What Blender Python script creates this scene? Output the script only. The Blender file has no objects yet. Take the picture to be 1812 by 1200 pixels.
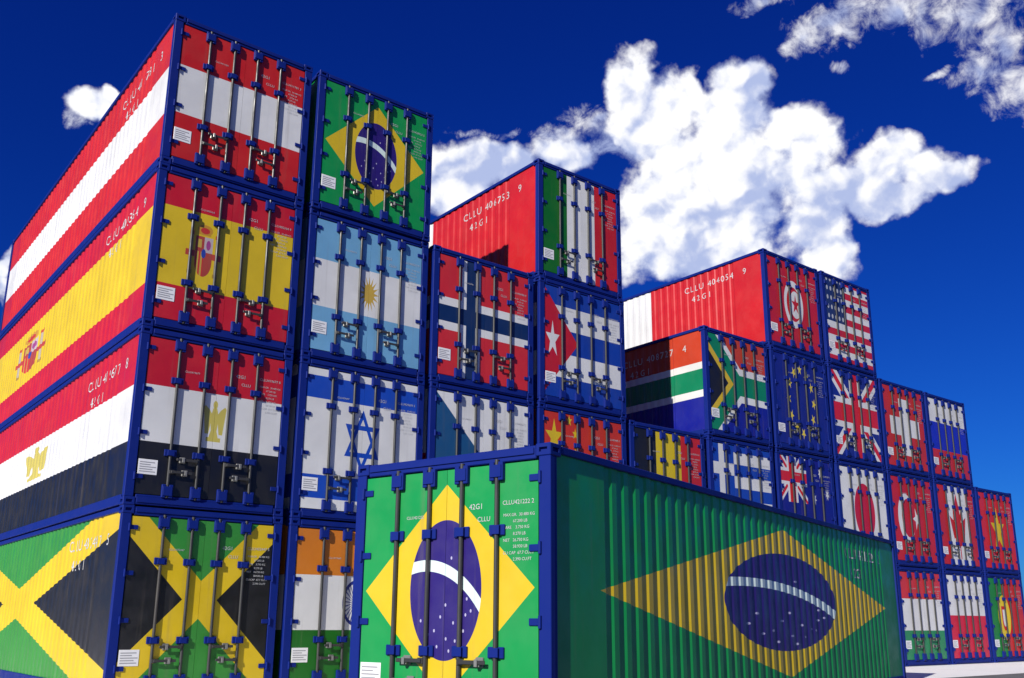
import bpy, bmesh, math, random
from mathutils import Vector, Matrix
random.seed(7)
sc = bpy.context.scene
R = math.radians

# ------------------------------------------------------------------ camera
F_PX, IMG_W = 1656.41, 1812.0
YAW, PIT, ROL = 0.6756, 0.24753, 0.005833
cd = bpy.data.cameras.new('camera'); cam = bpy.data.objects.new('camera', cd)
sc.collection.objects.link(cam); sc.camera = cam
fw = Vector((math.sin(YAW)*math.cos(PIT), math.cos(YAW)*math.cos(PIT), math.sin(PIT)))
rt = Vector((math.cos(YAW), -math.sin(YAW), 0)); up = rt.cross(fw)
rt2 = rt*math.cos(ROL) + up*math.sin(ROL); up2 = -rt*math.sin(ROL) + up*math.cos(ROL)
m = Matrix((rt2, up2, -fw)).transposed().to_4x4()
m.translation = Vector((-3.9789, -13.8637, 1.0529))
cam.matrix_world = m
cd.sensor_width = 36; cd.lens = F_PX/IMG_W*36
cd.shift_x = -6.87/IMG_W; cd.shift_y = 85.81/IMG_W
cd.clip_start = 0.05; cd.clip_end = 6000
sc.render.resolution_x, sc.render.resolution_y = 1024, 678
sc.view_settings.view_transform = 'Standard'; sc.view_settings.look = 'None'
sc.view_settings.exposure = 0.3; sc.view_settings.gamma = 1

# ------------------------------------------------------------------ node helpers
class G:
    """tiny expression builder over math nodes"""
    def __init__(s, nt): s.nt = nt
    def n(s, t, **kw):
        nd = s.nt.nodes.new(t)
        for k, v in kw.items(): setattr(nd, k, v)
        return nd
    def put(s, sock, v):
        if isinstance(v, (int, float)): sock.default_value = v
        elif isinstance(v, tuple): sock.default_value = v
        else: s.nt.links.new(v, sock)
    def m(s, op, a, b=None, c=None):
        nd = s.n('ShaderNodeMath', operation=op)
        s.put(nd.inputs[0], a)
        if b is not None: s.put(nd.inputs[1], b)
        if c is not None: s.put(nd.inputs[2], c)
        return nd.outputs[0]
    def add(s, a, b): return s.m('ADD', a, b)
    def sub(s, a, b): return s.m('SUBTRACT', a, b)
    def mul(s, a, b): return s.m('MULTIPLY', a, b)
    def div(s, a, b): return s.m('DIVIDE', a, b)
    def lt(s, a, b): return s.m('LESS_THAN', a, b)
    def gt(s, a, b): return s.m('GREATER_THAN', a, b)
    def abs(s, a): return s.m('ABSOLUTE', a)
    def AND(s, *a):
        r = a[0]
        for x in a[1:]: r = s.mul(r, x)
        return r
    def OR(s, *a):
        r = a[0]
        for x in a[1:]: r = s.m('MAXIMUM', r, x)
        return r
    def NOT(s, a): return s.sub(1.0, a)
    def band(s, x, a, b): return s.AND(s.gt(x, a), s.lt(x, b))
    def lin(s, x, y, a, b, c): return s.add(s.m('MULTIPLY_ADD', x, a, c), s.mul(y, b))
    def half(s, x, y, p, q):      # left of the line p -> q
        a, b = -(q[1]-p[1]), q[0]-p[0]
        return s.gt(s.lin(x, y, a, b, -(a*p[0]+b*p[1])), 0.0)
    def poly(s, x, y, pts):       # convex, counter-clockwise
        return s.AND(*[s.half(x, y, pts[i], pts[(i+1) % len(pts)]) for i in range(len(pts))])
    def rect(s, x, y, x0, x1, y0, y1): return s.AND(s.band(x, x0, x1), s.band(y, y0, y1))
    def disc(s, x, y, cx, cy, rx, ry=None):
        ry = ry or rx
        dx = s.div(s.sub(x, cx), rx); dy = s.div(s.sub(y, cy), ry)
        return s.lt(s.add(s.mul(dx, dx), s.mul(dy, dy)), 1.0)
    def star(s, x, y, cx, cy, R_, n=5, inner=0.382, rot=0.0):
        dx, dy = s.sub(x, cx), s.sub(y, cy)
        r = s.m('SQRT', s.add(s.mul(dx, dx), s.mul(dy, dy)))
        a = s.m('ARCTAN2', dx, dy)            # 0 = up
        seg = 2*math.pi/n
        t = s.abs(s.sub(s.m('FLOORED_MODULO', s.add(a, rot+4*math.pi), seg), seg/2))
        px, py = s.mul(r, s.m('COSINE', t)), s.mul(r, s.m('SINE', t))
        ri = R_*inner
        o = (R_*math.cos(seg/2), R_*math.sin(seg/2))
        return s.half(px, py, (ri, 0), o)
    def col(s, base, mask, c):
        nd = s.n('ShaderNodeMix', data_type='RGBA')
        s.put(nd.inputs[0], mask)
        s.put(nd.inputs[6], base if not isinstance(base, tuple) else (*base, 1))
        s.put(nd.inputs[7], c if not isinstance(c, tuple) else (*c, 1))
        return nd.outputs[2]
    def noise(s, vec, scale, detail=4, rough=0.5, dist=0.0):
        nd = s.n('ShaderNodeTexNoise')
        if vec is not None: s.nt.links.new(vec, nd.inputs['Vector'])
        nd.inputs['Scale'].default_value = scale; nd.inputs['Detail'].default_value = detail
        nd.inputs['Roughness'].default_value = rough; nd.inputs['Distortion'].default_value = dist
        return nd.outputs['Fac']
    def ramp(s, x, a, b, lo=0.0, hi=1.0, smooth=True):
        nd = s.n('ShaderNodeMapRange'); nd.interpolation_type = 'SMOOTHSTEP' if smooth else 'LINEAR'
        s.put(nd.inputs[0], x)
        for i, v in enumerate((a, b, lo, hi)): s.put(nd.inputs[1+i], v)
        return nd.outputs[0]
    def vscale(s, v, sc_):
        nd = s.n('ShaderNodeVectorMath', operation='MULTIPLY'); s.nt.links.new(v, nd.inputs[0]); nd.inputs[1].default_value = sc_
        return nd.outputs[0]
    def vadd(s, v, w):
        nd = s.n('ShaderNodeVectorMath', operation='ADD'); s.nt.links.new(v, nd.inputs[0])
        s.put(nd.inputs[1], w); return nd.outputs[0]

# ------------------------------------------------------------------ sun and sky
SUN_TRAVEL = Vector((1.0, 0.40, -0.585)).normalized()
ld = bpy.data.lights.new('sun', 'SUN'); ld.energy = 4.8; ld.angle = R(0.53); ld.color = (1.0, 0.95, 0.86)
sun = bpy.data.objects.new('sun', ld); sc.collection.objects.link(sun)
sun.rotation_euler = SUN_TRAVEL.to_track_quat('-Z', 'Y').to_euler()
sun.location = (-30, -20, 30)

# cumulus cells on the sky sphere: azimuth from +Y, elevation, half-widths (degrees)
SOLID = [(46.58,31.59,2.5,2.4), (49.0,30.65,2.96,2.04), (47.63,29.31,3.88,2.05), (50.52,31.15,1.11,1.23), (53.75,31.29,2.15,1.75), (52.8,29.21,3.55,2.47), (56.69,28.6,2.73,1.69), (57.96,27.17,2.35,1.54), (54.06,26.53,6.47,2.83), (50.5,27.18,4.64,2.39), (61.83,25.5,4.19,1.4), (62.91,26.5,1.69,1.32), (65.07,24.58,2.32,1.08), (59.46,24.92,4.79,1.86), (61.66,23.81,2.96,1.11), (48.57,25.03,3.6,2.61), (47.39,22.77,2.88,2.65), (51.41,23.85,5.21,2.92), (52.01,21.81,4.47,1.81), (57.6,22.92,2.63,1.91), (58.62,21.02,2.0,1.76), (35.48,27.4,3.6,1.69), (38.33,27.23,2.46,1.5), (42.12,28.09,2.5,1.29), (34.39,25.89,3.0,2.13), (12.21,27.99,1.88,0.99), (13.08,28.63,0.95,0.76), (8.47,18.12,0.44,1.78)]
WISP = [(43.67,29.98,2.28,1.02), (58.54,33.35,2.58,1.1), (57.4,32.69,1.26,0.76), (60.32,33.57,2.52,1.31), (62.75,33.75,2.91,1.17), (65.39,33.48,2.79,1.1), (67.85,32.75,3.8,1.62), (69.09,30.59,2.29,1.91), (69.49,28.19,1.97,1.67), (67.5,29.09,2.2,0.9), (65.73,29.98,0.98,0.4), (59.92,31.48,0.68,0.53), (55.47,35.42,2.17,0.52), (11.38,27.15,1.04,0.58), (44.97,28.49,3.37,0.71), (41.94,29.22,2.28,0.64), (36.59,29.22,2.3,0.39)]
SHADE = [(57.44,25.02,4.92,1.51), (63.92,24.07,2.72,1.21), (52.85,24.22,4.15,1.3), (37.38,26.95,4.16,1.47), (54.71,30.56,1.42,1.52), (49.84,20.96,5.21,1.0), (44.59,28.44,3.37,0.84), (61.69,24.12,2.81,0.93), (56.21,22.42,2.01,1.29), (68.67,29.83,2.02,1.66)]
w = bpy.data.worlds.new('World'); sc.world = w; w.use_nodes = True
nt = w.node_tree; nt.nodes.clear(); g = G(nt)
out = g.n('ShaderNodeOutputWorld'); bg = g.n('ShaderNodeBackground'); bg.inputs[1].default_value = 0.083
nt.links.new(bg.outputs[0], out.inputs[0])
sky = g.n('ShaderNodeTexSky', sky_type='NISHITA'); sky.sun_disc = False
el = math.asin(-SUN_TRAVEL.z); az = math.atan2(-SUN_TRAVEL.x, -SUN_TRAVEL.y)
sky.sun_elevation = el; sky.sun_rotation = az
sky.air_density = 1.0; sky.dust_density = 0.3; sky.ozone_density = 3.0
# polarised, saturated film response of the clear sky, the same all round
ss = g.n('ShaderNodeSeparateColor'); nt.links.new(sky.outputs[0], ss.inputs[0])
hs = g.n('ShaderNodeCombineColor')
for i, (ex, sl) in enumerate(((1.8, 0.085), (1.5, 0.32), (1.06, 0.80))):
    g.put(hs.inputs[i], g.mul(g.m('POWER', g.mul(ss.outputs[i], 0.1), ex), 10*sl))
tc = g.n('ShaderNodeTexCoord'); d = tc.outputs['Generated']
nrm = g.n('ShaderNodeVectorMath', operation='NORMALIZE'); nt.links.new(d, nrm.inputs[0]); d = nrm.outputs[0]
sp = g.n('ShaderNodeSeparateXYZ'); nt.links.new(d, sp.inputs[0])
DEG = 180/math.pi
A0 = g.mul(g.m('ARCTAN2', sp.outputs[0], sp.outputs[1]), DEG)
E0 = g.mul(g.m('ARCSINE', sp.outputs[2]), DEG)
# billowing edges: warp the direction, then add rounded cells at several scales
w1 = g.n('ShaderNodeTexNoise'); nt.links.new(d, w1.inputs['Vector']); w1.inputs['Scale'].default_value = 22; w1.inputs['Detail'].default_value = 4; w1.inputs['Roughness'].default_value = 0.5
ws = g.n('ShaderNodeSeparateColor'); nt.links.new(w1.outputs['Color'], ws.inputs[0])
A = g.add(A0, g.mul(g.sub(ws.outputs[0], 0.5), 2.6)); E = g.add(E0, g.mul(g.sub(ws.outputs[1], 0.5), 2.0))
def field(blobs):
    r = None
    for a, e, ra, re in blobs:
        dx = g.mul(g.sub(A, a), 1/ra); dy = g.mul(g.sub(E, e), 1/re)
        f = g.sub(1.0, g.add(g.mul(dx, dx), g.mul(dy, dy)))
        r = f if r is None else g.m('SMOOTH_MAX', r, f, 0.25)
    return g.m('MAXIMUM', r, -3.0)
def cells(x, y, scale):
    cv = g.n('ShaderNodeCombineXYZ'); g.put(cv.inputs[0], g.mul(x, scale)); g.put(cv.inputs[1], g.mul(y, scale*1.15))
    nd = g.n('ShaderNodeTexVoronoi', feature='F1', voronoi_dimensions='2D'); nt.links.new(cv.outputs[0], nd.inputs['Vector'])
    nd.inputs['Scale'].default_value = 1.0; nd.inputs['Detail'].default_value = 2.0; nd.inputs['Roughness'].default_value = 0.5
    nd.normalize = True
    return nd.outputs['Distance']
SUN_SIDE = (-0.75, 0.55)            # degrees on the sky towards the sun's side
c_a = cells(A, E, 0.36); c_b = cells(g.add(A, SUN_SIDE[0]), g.add(E, SUN_SIDE[1]), 0.36)
n_l = g.noise(d, 11, 3, 0.5); n_f = g.noise(d, 70, 4, 0.6)
fs = g.add(field(SOLID), g.add(g.mul(g.sub(0.33, c_a), 1.5), g.mul(g.sub(n_f, 0.5), 0.8)))
fwp = g.add(field(WISP), g.mul(g.sub(g.noise(d, 40, 6, 0.66, 0.4), 0.51), 4.4))
# the rest of the sky carries the same broken cumulus
gen = g.m('MULTIPLY_ADD', g.noise(d, 4.2, 5, 0.56), 9.0, -5.3)
azc = g.abs(g.sub(A0, 38.0))
away = g.ramp(azc, 42, 55, -4.0, 0.0)
lowc = g.ramp(E0, 4, 16, -3.0, 0.0)
gen = g.add(g.add(gen, away), lowc)
dens = g.OR(g.ramp(fs, 0.0, 0.7), g.mul(g.ramp(fwp, 0.0, 1.6), 0.88), g.ramp(gen, 0.0, 0.8))
relief = g.add(g.mul(g.sub(c_b, c_a), 1.5), g.mul(g.sub(n_f, 0.5), 0.35))
low = g.m('MULTIPLY_ADD', n_l, 1.5, -0.1)
shd = g.mul(g.ramp(field(SHADE), -0.6, 0.8), -0.30)
core = g.ramp(fs, 0.0, 1.3, -0.06, 0.14)
lit = g.ramp(g.add(g.add(relief, low), g.add(shd, core)), 0.16, 0.84)
ccol = g.col((4.4, 5.2, 8.0), lit, (10.4, 10.4, 10.6))
fin = g.col(hs.outputs[0], dens, ccol)
nt.links.new(fin, bg.inputs[0])
w.cycles.sampling_method = 'NONE'

# ------------------------------------------------------------------ materials
def new_mat(name):
    mt = bpy.data.materials.new(name); mt.use_nodes = True; mt.node_tree.nodes.clear()
    return mt, G(mt.node_tree)
def finish(mt, g, base, rough=0.42, metal=0.0, wear=1.0, spec=0.5, bump=0.25):
    """painted sheet steel: slight fading, rain streaks, scuffs, shallow dents"""
    tc = g.n('ShaderNodeTexCoord'); oi = g.n('ShaderNodeObjectInfo')
    cv = g.n('ShaderNodeCombineXYZ')
    for i, k in enumerate((37.0, 91.0, 53.0)): g.put(cv.inputs[i], g.mul(oi.outputs['Random'], k))
    p = g.vadd(tc.outputs['Object'], cv.outputs[0])
    fade = g.ramp(g.noise(p, 0.9, 5, 0.6), 0.3, 0.7, 1-0.13*wear, 1+0.06*wear)
    streak = g.ramp(g.noise(g.vscale(p, (9.0, 9.0, 0.35)), 1.0, 5, 0.6), 0.56, 0.78, 0.0, 0.30*wear)
    scuff = g.ramp(g.noise(g.vscale(p, (1, 1, 1.7)), 7.5, 8, 0.72), 0.70, 0.76, 0.0, 0.55*wear)
    mx = g.n('ShaderNodeMix', data_type='RGBA', blend_type='MULTIPLY'); mx.inputs[0].default_value = 1
    g.put(mx.inputs[6], base if not isinstance(base, tuple) else (*base, 1))
    cc = g.n('ShaderNodeCombineColor')
    for i in range(3): g.put(cc.inputs[i], fade)
    g.put(mx.inputs[7], cc.outputs[0])
    c = g.col(mx.outputs[2], streak, (0.16, 0.13, 0.10))
    c = g.col(c, scuff, (0.13, 0.085, 0.06))
    b = g.n('ShaderNodeBsdfPrincipled'); g.put(b.inputs['Base Color'], c)
    g.put(b.inputs['Roughness'], g.ramp(g.noise(p, 3.0, 5, 0.6), 0.3, 0.7, rough-0.08, rough+0.12))
    b.inputs['Metallic'].default_value = metal; b.inputs['Specular IOR Level'].default_value = spec
    if bump:
        bp = g.n('ShaderNodeBump'); bp.inputs['Strength'].default_value = bump; bp.inputs['Distance'].default_value = 0.02
        g.put(bp.inputs['Height'], g.add(g.noise(p, 2.2, 2, 0.5), g.mul(g.noise(p, 60, 2, 0.5), 0.03)))
        g.put(b.inputs['Normal'], bp.outputs[0])
    o = g.n('ShaderNodeOutputMaterial'); g.put(o.inputs[0], b.outputs[0])
    return mt
def plain(name, c, **kw):
    mt, g = new_mat(name); return finish(mt, g, c, **kw)
BLUE = plain('blue_frame_paint', (0.004, 0.016, 0.165), rough=0.55, wear=0.12, spec=0.15)
ROD = plain('dark_galvanised_rod', (0.033, 0.033, 0.033), rough=0.45, metal=0.0, wear=0.7)
STEEL = plain('pale_galvanised_steel', (0.22, 0.22, 0.21), rough=0.4, metal=0.3, wear=0.7)
RUBBER = plain('black_rubber_gasket', (0.02, 0.02, 0.02), rough=0.75, wear=0.3, bump=0)
PRINT = plain('white_stencil_paint', (0.50, 0.50, 0.50), rough=0.5, wear=0.8, bump=0)
PLATE = plain('white_data_plate_enamel', (0.78, 0.78, 0.78), rough=0.35, wear=0.5, bump=0)
PLATEINK = plain('grey_plate_print', (0.30, 0.30, 0.32), rough=0.5, wear=0.3, bump=0)
PLY = plain('plywood_floor', (0.22, 0.14, 0.08), rough=0.7, wear=1.0)

# ---- flags, painted over the whole door end and over each long side
RED=(0.50,0.013,0.009); DRED=(0.48,0.009,0.018); WHT=(0.67,0.67,0.66); BLK=(0.008,0.008,0.010)
YEL=(0.63,0.44,0.010); GRN=(0.004,0.26,0.055); DGR=(0.004,0.12,0.006); NAVY=(0.006,0.02,0.13)
BLU=(0.008,0.035,0.38); GLD=(0.52,0.44,0.09); SKYB=(0.15,0.36,0.56); ORG=(0.58,0.175,0.012)
def tri_bands(g, v, a, b, c, lo=1/3, hi=2/3):
    k = g.col(c, g.gt(v, lo), b); return g.col(k, g.gt(v, hi), a)
def union(g, x, y, k, A_, red=(0.58,0.012,0.02)):
    # x in 0..A_, y in 0..1
    cx = A_/2; sl = 1/A_
    d1 = g.lin(x, y, -sl, 1.0, 0.0); d2 = g.lin(x, y, sl, 1.0, -1.0)
    k = g.col(k, g.OR(g.lt(g.abs(d1), 0.115), g.lt(g.abs(d2), 0.115)), WHT)
    k = g.col(k, g.OR(g.lt(g.abs(d1), 0.045), g.lt(g.abs(d2), 0.045)), red)
    ax, ay = g.abs(g.sub(x, cx)), g.abs(g.sub(y, .5))
    k = g.col(k, g.OR(g.lt(ax, .165), g.lt(ay, .165)), WHT)
    return g.col(k, g.OR(g.lt(ax, .10), g.lt(ay, .10)), red)
def F_austria(g, u, v): return tri_bands(g, v, RED, WHT, RED)
def F_spain(g, u, v):
    k = tri_bands(g, v, DRED, YEL, DRED, .25, .75); x = g.mul(u, 1.5)
    c = 0.50
    for s_ in (-1, 1):
        k = g.col(k, g.rect(x, v, c+s_*.125-.014, c+s_*.125+.014, .36, .60), (.40,.34,.26))
        k = g.col(k, g.rect(x, v, c+s_*.125-.024, c+s_*.125+.024, .345, .37), (.35,.22,.03))
        k = g.col(k, g.rect(x, v, c+s_*.125-.020, c+s_*.125+.020, .60, .625), (.45,.06,.02))
        k = g.col(k, g.rect(x, v, c+s_*.125-.05, c+s_*.125+.05, .46, .50), (.42,.05,.03))
    sh = g.OR(g.rect(x, v, c-.085, c+.085, .44, .60), g.disc(x, v, c, .44, .085, .10))
    k = g.col(k, sh, (.36,.05,.03))
    tl = g.AND(sh, g.gt(x, c), g.gt(v, .50)); k = g.col(k, tl, (.46,.38,.38))
    k = g.col(k, g.disc(x, v, c+.042, .55, .022, .032), (.30,.05,.20))
    k = g.col(k, g.AND(sh, g.lt(x, c), g.lt(v, .50)), (.48,.33,.05))
    k = g.col(k, g.AND(sh, g.lt(x, c), g.lt(v, .50), g.gt(g.m('SINE', g.mul(x, 180.0)), 0)), (.50,.03,.02))
    k = g.col(k, g.rect(x, v, c-.065, c-.025, .525, .58), (.48,.33,.05))
    k = g.col(k, g.disc(x, v, c, .49, .022, .03), (.02,.05,.30))
    k = g.col(k, g.OR(g.disc(x, v, c, .645, .075, .035), g.rect(x, v, c-.06, c+.06, .61, .63)), (.48,.24,.02))
    return g.col(k, g.disc(x, v, c, .64, .045, .02), (.45,.03,.02))
def F_egypt(g, u, v):
    k = tri_bands(g, v, DRED, WHT, BLK); x = g.abs(g.sub(g.mul(u, 1.5), .75))
    e = g.OR(g.disc(x, v, 0, .5, .035, .09), g.disc(x, v, 0, .60, .022, .025),
             g.poly(x, v, [(.02,.55),(.05,.42),(.085,.42),(.11,.58),(.085,.60),(.055,.57)]),
             g.rect(x, v, -.01, .07, .375, .40), g.poly(x, v, [(0,.40),(.045,.40),(.02,.46),(0,.46)]))
    return g.col(k, e, GLD)
def F_jamaica(g, u, v):
    q = g.sub(g.abs(g.sub(v, .5)), g.abs(g.sub(u, .5)))
    k = g.col((.03,.22,.03), g.lt(q, .105), YEL); return g.col(k, g.lt(q, -.105), BLK)
def F_india(g, u, v):
    k = tri_bands(g, v, ORG, WHT, DGR); x = g.mul(u, 1.5)
    w_ = g.AND(g.disc(x, v, .75, .5, .14), g.NOT(g.disc(x, v, .75, .5, .118)))
    an = g.m('ARCTAN2', g.sub(x, .75), g.sub(v, .5))
    spk = g.AND(g.gt(g.m('SINE', g.mul(an, 24.0)), .55), g.disc(x, v, .75, .5, .118))
    return g.col(k, g.OR(w_, spk, g.disc(x, v, .75, .5, .028)), (.012,.02,.19))
def F_israel(g, u, v):
    k = g.col(WHT, g.OR(g.band(v, .10, .25), g.band(v, .75, .90)), (.008,.06,.42)); x = g.mul(u, 1.375)
    m_ = None
    for s_ in (1, -1):
        y = g.mul(g.sub(v, .5), s_); ax = g.abs(g.sub(x, .6875))
        dd = g.OR(g.mul(y, -1.0), g.lin(ax, y, .866, .5, 0.0))
        ring = g.lt(g.abs(g.sub(dd, .092)), .016); m_ = ring if m_ is None else g.OR(m_, ring)
    return g.col(k, m_, (.008,.06,.42))
def F_argentina(g, u, v):
    k = tri_bands(g, v, SKYB, WHT, SKYB); x = g.mul(u, 1.6)
    return g.col(k, g.OR(g.disc(x, v, .8, .5, .07), g.star(x, v, .8, .5, .135, 16, .45)), (.50,.33,.05))
def F_brazil(g, u, v):
    x = g.mul(u, 20.0); y = g.mul(v, 14.0)
    q = g.add(g.div(g.abs(g.sub(x, 10.0)), 8.5), g.div(g.abs(g.sub(y, 7.0)), 5.5))
    k = g.col(GRN, g.lt(q, 1.0), YEL)
    D = g.disc(x, y, 10, 7, 3.6); k = g.col(k, D, (.020,.008,.14))
    bnd = g.AND(D, g.NOT(g.disc(x, y, 8, 0, 7.95)), g.disc(x, y, 8, 0, 8.55))
    k = g.col(k, bnd, (.62,.74,.70))
    for sx, sy in [(8.1,6.1),(9,4.9),(9.6,5.6),(10.2,4.5),(10.9,5.3),(11.6,5.0),(12.1,5.7),(12.2,6.5),(7.6,5.4),(10.1,6.2),(11.1,4.4),(9.3,4.1),(8.4,4.7),(11.9,4.9),(10.6,8.6),(10.5,3.9),(12.6,5.9)]:
        k = g.col(k, g.disc(x, y, sx, sy, .085), (.40,.38,.55))
    return k
def F_czech(g, u, v):
    k = g.col(DRED, g.gt(v, .5), WHT)
    return g.col(k, g.gt(g.sub(g.sub(1.0, g.abs(g.m('MULTIPLY_ADD', v, 2.0, -1.0))), g.mul(u, 2.0)), 0), (.01,.07,.18))
def F_norway(g, u, v):
    x = g.mul(u, 22.0); y = g.mul(v, 16.0)
    k = g.col((.56,.022,.026), g.OR(g.band(x, 6, 10), g.band(y, 6, 10)), WHT)
    return g.col(k, g.OR(g.band(x, 7, 9), g.band(y, 7, 9)), (.004,.022,.09))
def F_china(g, u, v):
    x = g.mul(u, 1.5); k = (.52,.03,.010)
    mm = [g.star(x, v, .25, .75, .15)] + [g.star(x, v, a, b, .05) for a, b in ((.5,.9),(.6,.8),(.6,.65),(.5,.55))]
    return g.col(k, g.OR(*mm), YEL)
def F_cuba(g, u, v):
    k = g.col((.006,.04,.30), g.OR(g.band(v, .2, .4), g.band(v, .6, .8)), WHT)
    x = g.mul(u, 2.0)
    k = g.col(k, g.gt(g.sub(g.sub(1.0, g.abs(g.m('MULTIPLY_ADD', v, 2.0, -1.0))), g.mul(x, 1.155)), 0), DRED)
    return g.col(k, g.star(x, v, .29, .5, .16), WHT)
def F_italy(g, u, v): return tri_bands(g, u, (.50,.012,.014), WHT, DGR)
def F_belgium(g, u, v): return tri_bands(g, u, (.52,.016,.014), (.62,.46,.010), BLK)
def F_greece(g, u, v):
    b = (.006,.05,.36)
    k = g.col(b, g.gt(g.m('FLOORED_MODULO', g.mul(v, 9.0), 2.0), 1.0), WHT)
    can = g.AND(g.lt(u, .37), g.gt(v, 4/9)); k = g.col(k, can, b)
    return g.col(k, g.AND(can, g.OR(g.lt(g.abs(g.sub(u, .185)), .04), g.lt(g.abs(g.sub(v, 6.5/9)), .055))), WHT)
def F_australia(g, u, v):
    b = (.004,.008,.20); x = g.mul(u, 2.0)
    cu, cv = x, g.m('MULTIPLY_ADD', v, 2.0, -1.0)
    un = union(g, cu, cv, b, 1.0)
    k = g.col(b, g.AND(g.lt(x, 1.0), g.gt(v, .5)), un)
    st = [g.star(x, v, .5, .25, .15, 7, .45)] + [g.star(x, v, a, c, .065, 7, .45) for a, c in ((1.5,.83),(1.25,.56),(1.72,.62),(1.5,.17))]
    return g.col(k, g.OR(*st), WHT)
def F_europe(g, u, v):
    x = g.mul(u, 1.5); dx, dy = g.sub(x, .75), g.sub(v, .5)
    r = g.m('SQRT', g.add(g.mul(dx, dx), g.mul(dy, dy))); a = g.m('ARCTAN2', dx, dy); seg = math.pi/6
    t = g.sub(g.m('FLOORED_MODULO', g.add(a, seg/2+4*math.pi), seg), seg/2)
    px, py = g.mul(r, g.m('SINE', t)), g.mul(r, g.m('COSINE', t))
    return g.col((.005,.014,.20), g.star(px, py, 0.0, .333, .062), (.70,.55,.05))
def F_tunisia(g, u, v):
    x = g.mul(u, 1.5); k = g.col((.50,.012,.02), g.disc(x, v, .75, .5, .26), WHT)
    k = g.col(k, g.AND(g.disc(x, v, .75, .5, .19), g.NOT(g.disc(x, v, .80, .5, .15))), (.50,.012,.02))
    return g.col(k, g.star(x, v, .80, .5, .115), (.50,.012,.02))
def F_tunisia_side(g, u, v): return tri_bands(g, u, (.50,.012,.014), WHT, (.50,.012,.014))
def F_usa(g, u, v):
    k = g.col(WHT, g.lt(g.m('FLOORED_MODULO', g.mul(v, 13.0), 2.0), 1.0), (.52,.014,.03))
    can = g.AND(g.lt(u, .42), g.gt(v, 6/13)); k = g.col(k, can, (.012,.03,.12))
    fu = g.sub(g.m('FLOORED_MODULO', g.mul(u, 6/.42), 1.0), .5); fv = g.sub(g.m('FLOORED_MODULO', g.mul(g.sub(v, 6/13), 5*13/7), 1.0), .5)
    return g.col(k, g.AND(can, g.disc(fu, fv, 0, 0, .24)), (.45,.47,.50))
def F_uk(g, u, v): return union(g, g.mul(u, 1.6), v, (.008,.02,.20), 1.6)
def F_japan(g, u, v): return g.col(WHT, g.disc(g.mul(u, 1.5), v, .75, .5, .30), (.50,.008,.035))
def F_switzerland(g, u, v):
    return g.col((.50,.022,.014), g.OR(g.AND(g.lt(g.abs(g.sub(u, .5)), .105), g.lt(g.abs(g.sub(v, .5)), .33)),
                                       g.AND(g.lt(g.abs(g.sub(v, .5)), .105), g.lt(g.abs(g.sub(u, .5)), .33))), WHT)
def F_turkey(g, u, v):
    x = g.mul(u, 1.5); k = (.50,.012,.020)
    return g.col(k, g.OR(g.AND(g.disc(x, v, .5, .5, .27), g.NOT(g.disc(x, v, .57, .5, .215))), g.star(x, v, .84, .5, .13, rot=math.pi/2)), WHT)
def F_hungary(g, u, v): return tri_bands(g, v, (.56,.03,.035), WHT, (.02,.22,.08))
def F_russia(g, u, v): return tri_bands(g, v, WHT, (.008,.02,.42), (.50,.018,.02))
def F_canada(g, u, v):
    k = g.col((.50,.014,.014), g.band(u, .25, .75), WHT); x = g.abs(g.mul(g.sub(u, .5), 2.0)); y = g.sub(v, .5)
    lf = g.OR(g.poly(x, y, [(0,.38),(0,-.1),(.17,-.05),(.10,.22)]), g.poly(x, y, [(0,-.12),(.26,-.17),(.40,.10),(.12,.02)]),
              g.poly(x, y, [(0,-.26),(.20,-.22),(.20,-.1),(0,0)]), g.poly(x, y, [(.10,.10),(.22,.0),(.21,.20)]), g.rect(x, y, -.02, .022, -.40, -.1))
    return g.col(k, lf, (.50,.014,.014))
def F_poland(g, u, v): return g.col((.56,.012,.04), g.gt(v, .5), WHT)
def F_vietnam(g, u, v): return g.col((.58,.014,.016), g.star(g.mul(u, 1.5), v, .75, .5, .29), YEL)
def F_portugal(g, u, v):
    x = g.mul(u, 1.5); k = g.col((.50,.016,.014), g.lt(u, .4), (.01,.20,.03))
    k = g.col(k, g.disc(x, v, .6, .5, .25), (.72,.52,.02))
    k = g.col(k, g.OR(g.rect(x, v, .5, .7, .45, .62), g.disc(x, v, .6, .45, .10, .12)), (.55,.02,.02))
    return g.col(k, g.OR(g.rect(x, v, .54, .66, .46, .58), g.disc(x, v, .6, .46, .06, .08)), WHT)
def F_france(g, u, v): return tri_bands(g, u, RED, WHT, BLU)
def F_netherlands(g, u, v): return tri_bands(g, v, RED, WHT, BLU)
def F_germany(g, u, v): return tri_bands(g, v, BLK, RED, YEL)
def F_ireland(g, u, v): return tri_bands(g, u, ORG, WHT, GRN)
def F_sweden(g, u, v):
    return g.col((.01,.08,.30), g.OR(g.band(u, .31, .44), g.band(v, .4, .6)), YEL)
def F_denmark(g, u, v):
    return g.col(RED, g.OR(g.band(u, .32, .43), g.band(v, .43, .57)), WHT)
_fl = {}
def flag_mat(name):
    if name not in _fl:
        mt, g = new_mat(name + '_painted_panel')
        uv = g.n('ShaderNodeUVMap'); uv.uv_map = 'flag'
        s = g.n('ShaderNodeSeparateXYZ'); g.put(s.inputs[0], uv.outputs[0])
        base = globals()['F_' + name](g, s.outputs[0], s.outputs[1])
        _fl[name] = finish(mt, g, base, rough=0.42, wear=0.8, spec=0.6)
    return _fl[name]

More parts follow.
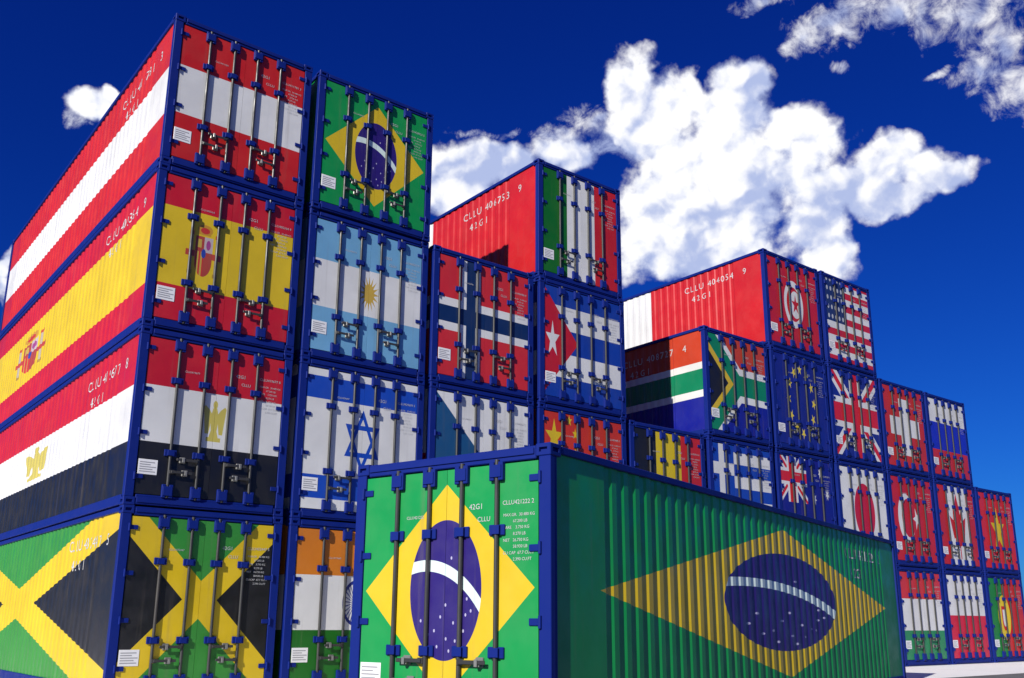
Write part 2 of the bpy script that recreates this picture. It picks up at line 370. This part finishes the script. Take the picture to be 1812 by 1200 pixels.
# ------------------------------------------------------------------ mesh helpers
def link(o): sc.collection.objects.link(o); return o
def mesh_from(bm, name):
    me = bpy.data.meshes.new(name); bm.normal_update(); bm.to_mesh(me); bm.free(); return me
def box(bm, x0, x1, y0, y1, z0, z1, bev=0.0):
    vs = [bm.verts.new((x, y, z)) for z in (z0, z1) for x, y in ((x0, y0), (x1, y0), (x1, y1), (x0, y1))]
    fs = [bm.faces.new([vs[i] for i in f]) for f in ((3,2,1,0),(4,5,6,7),(0,1,5,4),(1,2,6,5),(2,3,7,6),(3,0,4,7))]
    if bev:
        es = {e for f in fs for e in f.edges}
        bmesh.ops.bevel(bm, geom=list(es), offset=bev, segments=1, affect='EDGES', profile=.5)
def cyl(bm, x, y, z0, z1, r, n=12):
    mt = Matrix.Translation((x, y, (z0+z1)/2))
    bmesh.ops.create_cone(bm, cap_ends=True, segments=n, radius1=r, radius2=r, depth=z1-z0, matrix=mt)
def box_mesh(name, *a, bev=0.006):
    bm = bmesh.new(); box(bm, *a, bev=bev); return mesh_from(bm, name)
def text_mesh(name, body, size, align='LEFT', gap=1.0, space=1.0):
    """lettering as a flat mesh in its own XY plane"""
    cu = bpy.data.curves.new(name, 'FONT'); cu.body = body; cu.size = size; cu.align_x = align
    cu.space_line = space; cu.resolution_u = 2; cu.offset = 0.0; cu.space_character = gap
    o = bpy.data.objects.new(name, cu); link(o)
    bpy.context.view_layer.update()
    dg = bpy.context.evaluated_depsgraph_get()
    me = bpy.data.meshes.new_from_object(o.evaluated_get(dg))
    bpy.data.objects.remove(o); bpy.data.curves.remove(cu)
    return me

# ------------------------------------------------------------------ container parts (local: x across the door end, y along, z up)
W, L, H = 2.438, 12.192, 2.672
ZB, ZT = 0.16, 2.53                 # panel opening between sill/rails
DY = 0.012                          # door face behind the frame front
PW = 0.13                           # post width
FV0, FVH = 0.09, 2.56               # flag mapping on z
PITCH_X, PITCH_Z = 2.5749, 2.6739
FLAT, PER, DEP = 0.92, 0.25, 0.014  # side wall: flat end panel, corrugation period and depth

def corr_profile(n0, n1):
    """(position, depth) points of the trapezoid corrugation between n0 and n1"""
    pts = [(n0, 0.0)]; k = int((n1-n0)/PER); off = ((n1-n0)-k*PER)/2
    for i in range(k):
        a = n0+off+i*PER
        pts += [(a+.045, 0.0), (a+.085, DEP), (a+.165, DEP), (a+.205, 0.0)]
    pts.append((n1, 0.0)); return pts
PROF = [(PW-.03, 0.0)] + corr_profile(FLAT, L-FLAT) + [(L-PW+.03, 0.0)]
def depth_at(y):
    for (a, da), (b, db) in zip(PROF, PROF[1:]):
        if a <= y <= b: return da+(db-da)*(y-a)/max(b-a, 1e-9)
    return 0.0
SIDE_IN = 0.03                      # panel set back from the post face
def thicken(bm, off, n0=None):
    """give an open sheet a back skin and closed edges"""
    faces = bm.faces[:]; back = {v: bm.verts.new(v.co+Vector(off)) for v in bm.verts[:]}
    edges = [e for e in bm.edges if len(e.link_faces) == 1]
    rim = []
    for e in edges:
        lp = e.link_loops[0]; rim.append((lp.vert, lp.link_loop_next.vert))
    for f in faces: bm.faces.new([back[v] for v in reversed(f.verts)])
    for a, b in rim: bm.faces.new((b, a, back[a], back[b]))
def side_mesh(right):
    bm = bmesh.new(); uv = bm.loops.layers.uv.new('flag')
    def ring(y, dd, z):
        x = SIDE_IN+dd; return bm.verts.new((W-x if right else x, y, z))
    z0, z1 = ZB-.02, 2.61
    cols = [(ring(y, dd, z0), ring(y, dd, z1)) for y, dd in PROF]
    for (a, b), (c, e) in zip(cols, cols[1:]):
        bm.faces.new((a, c, e, b) if right else (c, a, b, e))
    thicken(bm, (-.005 if right else .005, 0, 0))
    for f in bm.faces:
        for lp in f.loops:
            co = lp.vert.co; u = co.y/L
            lp[uv].uv = (u if right else 1-u, (co.z-FV0)/FVH)
    return mesh_from(bm, 'side_panel')
def door_mesh(x0, x1):
    bm = bmesh.new(); uv = bm.loops.layers.uv.new('flag')
    box(bm, x0, x1, DY, .052, ZB+.012, ZT-.012)
    for f in bm.faces:
        for lp in f.loops:
            co = lp.vert.co; lp[uv].uv = (co.x/W, (co.z-FV0)/FVH)
    return mesh_from(bm, 'door')
def casting_mesh(px, py, pz):
    """corner fitting with an opening in each outward face; px,py,pz = outward signs"""
    sx, sy, sz = 0.162, 0.178, 0.118
    bm = bmesh.new()
    x0, x1 = (0, sx) if px < 0 else (W-sx, W)
    y0, y1 = (-0.004, sy) if py < 0 else (L-sy, L+.004)
    z0, z1 = (0, sz) if pz < 0 else (H-sz, H)
    if px < 0: x0 -= .004
    else: x1 += .004
    box(bm, x0, x1, y0, y1, z0, z1, bev=0.008)
    bm.faces.ensure_lookup_table(); bm.normal_update()
    for ax, sg in ((0, px), (1, py), (2, pz)):
        n = Vector((0, 0, 0)); n[ax] = sg
        f = max([f for f in bm.faces if f.normal.dot(n) > .99], key=lambda f: f.calc_area())
        r = bmesh.ops.inset_individual(bm, faces=[f], thickness=0.030, use_even_offset=True)
        bmesh.ops.inset_individual(bm, faces=[f], thickness=0.003, depth=-0.03)
    return mesh_from(bm, 'corner_casting')
def roof_mesh():
    bm = bmesh.new(); y = PW; ys = []
    while y < L-PW:
        ys += [(y, 0), (y+.045, .02), (y+.16, .02), (y+.205, 0)]; y += .209
    cols = []
    for yy, dz in ys:
        cols.append([bm.verts.new((x, min(yy, L-PW+.02), 2.615+dz)) for x in (0.05, W-.05)])
    for a, b in zip(cols, cols[1:]): bm.faces.new((a[0], a[1], b[1], b[0]))
    thicken(bm, (0, 0, -.004))
    return mesh_from(bm, 'roof_panel')
def end_mesh():
    bm = bmesh.new(); uv = bm.loops.layers.uv.new('flag'); xs = [(PW-.02, 0)]; x = .22
    while x < W-.3:
        xs += [(x, 0), (x+.06, .04), (x+.17, .04), (x+.23, 0)]; x += .30
    xs.append((W-PW+.02, 0))
    cols = [[bm.verts.new((xx, L-.03-dy, z)) for z in (ZB-.02, ZT+.02)] for xx, dy in xs]
    for a, b in zip(cols, cols[1:]): bm.faces.new((b[0], a[0], a[1], b[1]))
    thicken(bm, (0, -.005, 0))
    for f in bm.faces:
        for lp in f.loops: lp[uv].uv = (1-lp.vert.co.x/W, (lp.vert.co.z-FV0)/FVH)
    return mesh_from(bm, 'end_panel')
def post_mesh(right, back):
    bm = bmesh.new(); x0, x1 = (W-PW, W) if right else (0, PW)
    if back: box(bm, x0, x1, L-.11, L, .119, H-.119, bev=.006)
    else:
        box(bm, x0, x1, 0, .075, .119, H-.119, bev=.006)
        a, b = (W-.05, W-.004) if right else (.004, .05)
        box(bm, a, b, .0755, .115, .121, H-.121, bev=.004)
    return mesh_from(bm, 'corner_post')
def rail_mesh(right, top):
    bm = bmesh.new()
    if top:
        a, b = (W-.062, W-.002) if right else (.002, .062)
        box(bm, a, b, .179, L-.179, 2.585, H-.012, bev=.008)
    else:
        a, b = (W-.05, W-.004) if right else (.004, .05)
        box(bm, a, b, .179, L-.179, .014, ZB-.001, bev=.006)
        a, b = (W-.13, W-.051) if right else (.051, .13)
        box(bm, a, b, .18, L-.18, .0145, .03)
    return mesh_from(bm, 'side_rail')
def header_mesh(top, back):
    bm = bmesh.new()
    if top: z = (ZT+.004, H-.014)
    else: z = (.014, ZB)
    y = (L-.10, L-.002) if back else (.003, .10)
    box(bm, .163, W-.163, *y, *z, bev=.008)
    if not back:
        if top: box(bm, .18, W-.18, -.012, .0025, z[0]+.045, z[1]-.02, bev=.003)
        else: box(bm, .18, W-.18, -.010, .0025, z[0]+.03, z[1]-.04, bev=.003)
    return mesh_from(bm, 'cross_rail')
BARS = (0.595, 1.015, 1.423, 1.843)
BAR_Y = -0.013
def bar_mesh(x):
    bm = bmesh.new(); cyl(bm, x, BAR_Y, .135, ZT+.03, .022)
    return mesh_from(bm, 'locking_bar')
def keeper_mesh(x, top):
    bm = bmesh.new(); z0, z1 = (ZT-.17, ZT+.008) if top else (.135, .33)
    box(bm, x-.080, x-.0245, -.036, DY-.0005, z0, z1, bev=.006); box(bm, x+.0245, x+.080, -.036, DY-.0005, z0, z1, bev=.006)
    box(bm, x-.066, x+.066, -.047, -.0365, z0+.030, z1-.030, bev=.003)
    return mesh_from(bm, 'cam_keeper')
def guide_mesh(x, z):
    bm = bmesh.new()
    box(bm, x-.090, x-.0245, -.014, DY-.0005, z-.050, z+.050, bev=.006); box(bm, x+.0245, x+.090, -.014, DY-.0005, z-.050, z+.050, bev=.006)
    box(bm, x-.050, x+.050, -.046, -.0365, z-.042, z+.042, bev=.003)
    for s in (-1, 1): box(bm, x+s*.037-.0105, x+s*.037+.0105, -.0364, -.0145, z-.040, z+.040, bev=.002)
    return mesh_from(bm, 'bar_guide')
def hinge_mesh(right, z):
    bm = bmesh.new(); xx = W-.112 if right else .112; s = -1 if right else 1
    a, b = sorted((xx, xx+s*.125)); box(bm, a, b, -.004, DY-.0005, z-.032, z+.032, bev=.005)
    cyl(bm, xx, -.012, z-.055, z+.055, .016, 10)
    return mesh_from(bm, 'hinge')
def handle_mesh(x, s, z):
    bm = bmesh.new()
    a, b = sorted((x+s*.02, x+s*.335)); box(bm, a, b, -.058, -.046, z-.019, z+.019, bev=.004)
    a, b = sorted((x+s*.0, x+s*.07)); box(bm, a, b, -.0455, -.0365, z-.028, z+.028, bev=.003)
    return mesh_from(bm, 'door_handle')
def catch_mesh(x, s, z):
    bm = bmesh.new(); c = x+s*.235
    box(bm, c-.045, c+.045, -.010, DY-.0005, z-.045, z+.045, bev=.006)
    box(bm, c-.026, c+.026, -.044, -.0105, z-.038, z-.020, bev=.003)
    box(bm, c-.018, c+.018, -.068, -.0585, z-.038, z+.030, bev=.003)
    return mesh_from(bm, 'handle_catch')
def wrap_on_side(me, right, y_start, z, reverse):
    """lay flat lettering on the corrugated wall, cut at every fold"""
    bm = bmesh.new(); bm.from_mesh(me); bpy.data.meshes.remove(me)
    for v in bm.verts:
        tx, ty = v.co.x, v.co.y
        v.co = Vector((0, y_start-tx if reverse else y_start+tx, z+ty))
    lo, hi = min(v.co.y for v in bm.verts), max(v.co.y for v in bm.verts)
    for y, _ in PROF:
        if lo < y < hi:
            bmesh.ops.bisect_plane(bm, geom=bm.verts[:]+bm.edges[:]+bm.faces[:], plane_co=(0, y, 0), plane_no=(0, 1, 0))
    for v in bm.verts:
        x = SIDE_IN+depth_at(v.co.y)-.004; v.co.x = W-x if right else x
    return mesh_from(bm, 'side_lettering')
def door_text(me, x, z):
    for v in me.vertices: v.co = Vector((x+v.co.x, DY-.0035, z+v.co.y))
    return me
CODE = '42G1'
def join_me(name, mes):
    bm = bmesh.new()
    for me in mes: bm.from_mesh(me); bpy.data.meshes.remove(me)
    return mesh_from(bm, name)

M = {}
M['side'] = [side_mesh(False), side_mesh(True)]
M['door'] = [door_mesh(PW+.012, W/2-.002), door_mesh(W/2+.002, W-PW-.012)]
M['cast'] = [casting_mesh(a, b, c) for a in (-1, 1) for b in (-1, 1) for c in (-1, 1)]
M['post'] = [post_mesh(a, b) for a in (0, 1) for b in (0, 1)]
M['rail'] = [(rail_mesh(a, b), 'top_side_rail' if b else 'bottom_side_rail') for a in (0, 1) for b in (0, 1)]
M['cross'] = [(header_mesh(1, 0), 'door_header'), (header_mesh(0, 0), 'door_sill'), (header_mesh(1, 1), 'end_header'), (header_mesh(0, 1), 'end_sill')]
M['roof'] = roof_mesh(); M['end'] = end_mesh()
M['floor'] = box_mesh('floor_panel', .131, W-.131, .12, L-.12, .031, .12, bev=0)
M['gasket'] = box_mesh('door_gasket', PW+.001, W-PW-.001, .053, .072, ZB+.004, ZT-.004, bev=0)
M['bar'] = [bar_mesh(x) for x in BARS]
M['keep'] = [[keeper_mesh(x, 1), keeper_mesh(x, 0)] for x in BARS]
M['guide'] = [[guide_mesh(x, z) for z in (1.90, .80)] for x in BARS]
M['hinge'] = [[hinge_mesh(r, z) for z in (2.36, 1.72, 1.07, .42)] for r in (0, 1)]
HS = ((BARS[0], 1, .52), (BARS[1], -1, .71), (BARS[2], 1, .71), (BARS[3], -1, .52))
M['handle'] = [handle_mesh(*h) for h in HS]; M['catch'] = [catch_mesh(*h) for h in HS]
def plate():
    return box_mesh('data_plate', .155, .43, DY-.005, DY-.0005, .455, .675, bev=.002)
M['plate'] = plate()
bm = bmesh.new()
for i, (a, b) in enumerate(((.175,.40),(.175,.36),(.175,.41),(.175,.33),(.175,.39))): box(bm, a, b, DY-.0066, DY-.0054, .49+i*.034, .503+i*.034)
M['platetext'] = mesh_from(bm, 'plate_print')
small = 'MAX.GR.  30.480 KG\n          67.200 LB\nTARE    3.750 KG\n          8.270 LB\nNET   26.730 KG\n          58.930 LB\nCU.CAP  67.7 CU.M\n          2.390 CU.FT'
M['stext'] = [('size_code', wrap_on_side(text_mesh('t', CODE, .235, gap=1.45), False, 2.50, 1.83, True)), ('size_code', wrap_on_side(text_mesh('t', CODE, .235, gap=1.45), True, 9.24, 1.84, False))]
M['owner'] = [wrap_on_side(text_mesh('t', 'CLLU', .245, gap=1.3), False, 2.76, 2.14, True), wrap_on_side(text_mesh('t', 'CLLU', .245, gap=1.3), True, 8.96, 2.16, False)]
M['dtext'] = [('weight_table', door_text(text_mesh('t', small, .040, space=1.45), 1.905, 2.02)),
              ('size_code', door_text(text_mesh('t', CODE, .075), 1.50, 2.11)), ('owner_code', door_text(text_mesh('t', 'CLLU', .065), 1.60, 1.99))]
NUMBERS = []
for k in range(37):
    num, chk = '%06d' % random.randint(400000, 449999), str(random.randint(0, 9))
    NUMBERS.append((
        [wrap_on_side(text_mesh('t', num, .245, gap=1.25), False, 1.92, 2.14, True), wrap_on_side(text_mesh('t', num, .245, gap=1.25), True, 9.80, 2.16, False)],
        [wrap_on_side(text_mesh('t', chk, .245), False, .72, 2.14, True), wrap_on_side(text_mesh('t', chk, .245), True, 11.02, 2.16, False)],
        door_text(text_mesh('t', 'CLLU%s %s' % (num, chk), .058), 1.895, 2.13), door_text(text_mesh('t', 'CLLU' + num, .042), .705, 2.06)))

def part(name, me, mat, parent, kind=None):
    o = bpy.data.objects.new(name, me)
    if not me.materials: me.materials.append(mat)
    if me.materials[0] != mat:
        o.material_slots[0].link = 'OBJECT'; o.material_slots[0].material = mat
    if kind: o['kind'] = kind
    o.parent = parent; return link(o)

def container(flag, label, loc, yaw=0.0, side=None, group='blue framed containers painted with national flags'):
    e = bpy.data.objects.new('shipping_container', None); link(e)
    e.empty_display_size = .3; e.location = loc; e.rotation_euler = (0, 0, yaw)
    e['label'] = label; e['category'] = 'container'; e['group'] = group
    num = NUMBERS.pop()
    fm = flag_mat(flag); sm = flag_mat(side) if side else fm
    for me in M['post']: part('corner_post', me, BLUE, e)
    for me in M['cast']: part('corner_casting', me, BLUE, e)
    for me, nm in M['rail']: part(nm, me, BLUE, e)
    for me, nm in M['cross']: part(nm, me, BLUE, e)
    for i in (0, 1):
        s = part('side_panel', M['side'][i], sm, e)
        part(M['stext'][i][0], M['stext'][i][1], PRINT, s); part('owner_code', M['owner'][i], PRINT, s)
        part('serial_number', num[0][i], PRINT, s); part('check_digit', num[1][i], PRINT, s)
    part('end_panel', M['end'], sm, e); part('roof_panel', M['roof'], BLUE, e)
    part('floor_panel', M['floor'], PLY, e); part('door_gasket', M['gasket'], RUBBER, e)
    for i in (0, 1):
        dr = part('door', M['door'][i], fm, e)
        part('container_number', num[3-i], PRINT, dr, 'stuff')
        if i:
            for nm, me in M['dtext']: part(nm, me, PRINT, dr, 'stuff' if nm == 'weight_table' else None)
        for me in M['hinge'][i]: part('hinge', me, BLUE, dr)
        for j in (2*i, 2*i+1):
            part('locking_bar', M['bar'][j], ROD, dr)
            for me in M['keep'][j]: part('cam_keeper', me, BLUE, dr)
            for me in M['guide'][j]: part('bar_guide', me, BLUE, dr)
            part('door_handle', M['handle'][j], ROD, dr); part('handle_catch', M['catch'][j], STEEL, dr)
        if i == 0:
            pl = part('data_plate', M['plate'], PLATE, dr); part('plate_print', M['platetext'], PLATEINK, dr)
    return e

# ------------------------------------------------------------------ ground
def paving(name, c1, c2, c3, joint):
    mt, g = new_mat(name)
    tc = g.n('ShaderNodeTexCoord'); p = tc.outputs['Object']
    k = g.col(c1, g.ramp(g.noise(p, .35, 8, .62), .3, .75), c2)
    k = g.col(k, g.ramp(g.noise(p, 1.7, 8, .7), .60, .80, 0, .35), c3)
    if joint:
        sx = g.n('ShaderNodeSeparateXYZ'); g.put(sx.inputs[0], p)
        k = g.col(k, g.lt(g.m('FLOORED_MODULO', sx.outputs[0], 5.0), .02), (.25,.24,.23))
    b = g.n('ShaderNodeBsdfPrincipled'); g.put(b.inputs['Base Color'], k); b.inputs['Roughness'].default_value = .85
    bp = g.n('ShaderNodeBump'); bp.inputs['Strength'].default_value = .3; bp.inputs['Distance'].default_value = .01
    g.put(bp.inputs['Height'], g.noise(p, 25, 6, .6)); g.put(b.inputs['Normal'], bp.outputs[0])
    o = g.n('ShaderNodeOutputMaterial'); g.put(o.inputs[0], b.outputs[0]); return mt
def sheet(name, x0, x1, y0, y1, z, mt):
    me = bpy.data.meshes.new(name)
    me.from_pydata([(x0,y0,z),(x1,y0,z),(x1,y1,z),(x0,y1,z)], [], [(0,1,2,3)])
    o = link(bpy.data.objects.new(name, me)); me.materials.append(mt); o['kind'] = 'structure'; return o
sheet('ground', -2500, 2500, -2500, 2500, -.004, paving('added_low_bounce_asphalt', (.10,.10,.10), (.15,.15,.148), (.07,.07,.07), False))  # unseen dark asphalt, added to cut the ground's bounce light on the doors
sheet('apron', -14, 48, -3.4, 18, 0, paving('white_concrete_apron', (.80,.795,.78), (.84,.835,.82), (.62,.61,.59), True))

# ------------------------------------------------------------------ the stacks: column -> containers from the ground up
STACK = {
 0: [('jamaica', 'green and black container with yellow diagonal cross, bottom of the corner stack'),
     ('egypt', 'container with red, white and black bands and golden eagle'),
     ('spain', 'container with red and wide yellow bands and a coat of arms'),
     ('austria', 'container with red, white and red level bands, topmost of the corner stack')],
 1: [('india', 'container with orange, white and green level bands and a dark blue wheel'),
     ('israel', 'white container with two blue stripes and a six-pointed blue star outline'),
     ('argentina', 'container with pale blue and white bands and a small golden sun'),
     ('brazil', 'green container with yellow diamond, on top of the pale blue and white one')],
 2: [('france', 'container with blue, white and red upright bands behind the lone green container'),
     ('czech', 'white and red container with dark blue wedge, under the navy-crossed red one'),
     ('norway', 'red container with white-edged navy cross on its doors')],
 3: [('netherlands', 'container with red, white and blue level bands behind the lone green container'),
     ('china', 'red container with one large yellow star and four small ones'),
     ('cuba', 'container with blue and white stripes, red triangle and white star'),
     ('italy', 'container with green, white and red upright bands and a sunlit red side')],
 4: [('germany', 'container with black, red and yellow level bands behind the lone green container'),
     ('belgium', 'container with black, yellow and red upright bands in the gap between taller stacks')],
 5: [('ireland', 'container with green, white and orange upright bands standing behind the green container'),
     ('greece', 'blue and white striped container with a white cross in its upper corner'),
     ('south_africa', 'container with green sideways Y and black triangle, its side half in shadow')],
 6: [('sweden', 'blue container with yellow cross standing behind the green container'),
     ('australia', 'dark blue container with a small red and white cross flag and white stars'),
     ('europe', 'plain dark blue container with a ring of small yellow stars'),
     ('tunisia', 'red container with white disc and crescent on its doors, red and white side')],
 7: [('denmark', 'red container with white cross standing behind the green container'),
     ('japan', 'white container with one large red disc'),
     ('uk', 'blue container with red and white upright and diagonal crosses over its doors'),
     ('usa', 'container with thin red and white stripes and a navy star field')],
 8: [('hungary', 'container with red, white and green bands standing on the pale ground'),
     ('turkey', 'red container with large white crescent and star'),
     ('switzerland', 'red container with a plain white square-armed cross')],
 9: [('poland', 'container with white upper half and red lower half standing on the pale ground'),
     ('canada', 'container with red, white and red upright bands and a red maple leaf'),
     ('russia', 'container with white, blue and red bands at the top of its stack')],
 10: [('portugal', 'green and red container with a yellow disc and shield, end of the bottom row'),
      ('vietnam', 'red container with a single yellow star')],
}
def F_south_africa(g, u, v):
    x = g.mul(u, 1.5); ay = g.abs(g.sub(v, .5))
    k = g.col((.006,.011,.24), g.gt(v, .5), (.50,.045,.016))
    dg = g.add(ay, g.mul(x, .667))        # wedge direction
    k = g.col(k, g.OR(g.lt(ay, .167), g.lt(g.abs(g.sub(dg, .50)), .20)), WHT)
    # white only borders red / blue
    k = g.col(k, g.OR(g.lt(ay, .10), g.lt(g.abs(g.sub(dg, .50)), .12)), (.003,.19,.085))
    k = g.col(k, g.lt(dg, .42), (.58,.40,.02))
    return g.col(k, g.lt(dg, .34), BLK)
for c, col in STACK.items():
    for lv, (fl, lab) in enumerate(col):
        jx, jy = random.uniform(-.012, .012), random.uniform(-.02, .02)
        if lv == 0: jx, jy = 0, 0
        container(fl, lab, (c*PITCH_X+jx, jy, lv*PITCH_Z+.001), random.uniform(-.0008, .0008),
                  side='tunisia_side' if fl == 'tunisia' else None)

# the single container on the ground in front: its door end faces left
GX, GY, GYAW = 1.54397, -7.48302, 0.27842
dv = Vector((math.cos(GYAW), math.sin(GYAW), 0)); nv = Vector((-math.sin(GYAW), math.cos(GYAW), 0))
o0 = Vector((GX, GY, .001)) + nv*W
container('brazil', 'green container with yellow diamond and blue disc standing alone on the ground in front', o0, GYAW-math.pi/2)
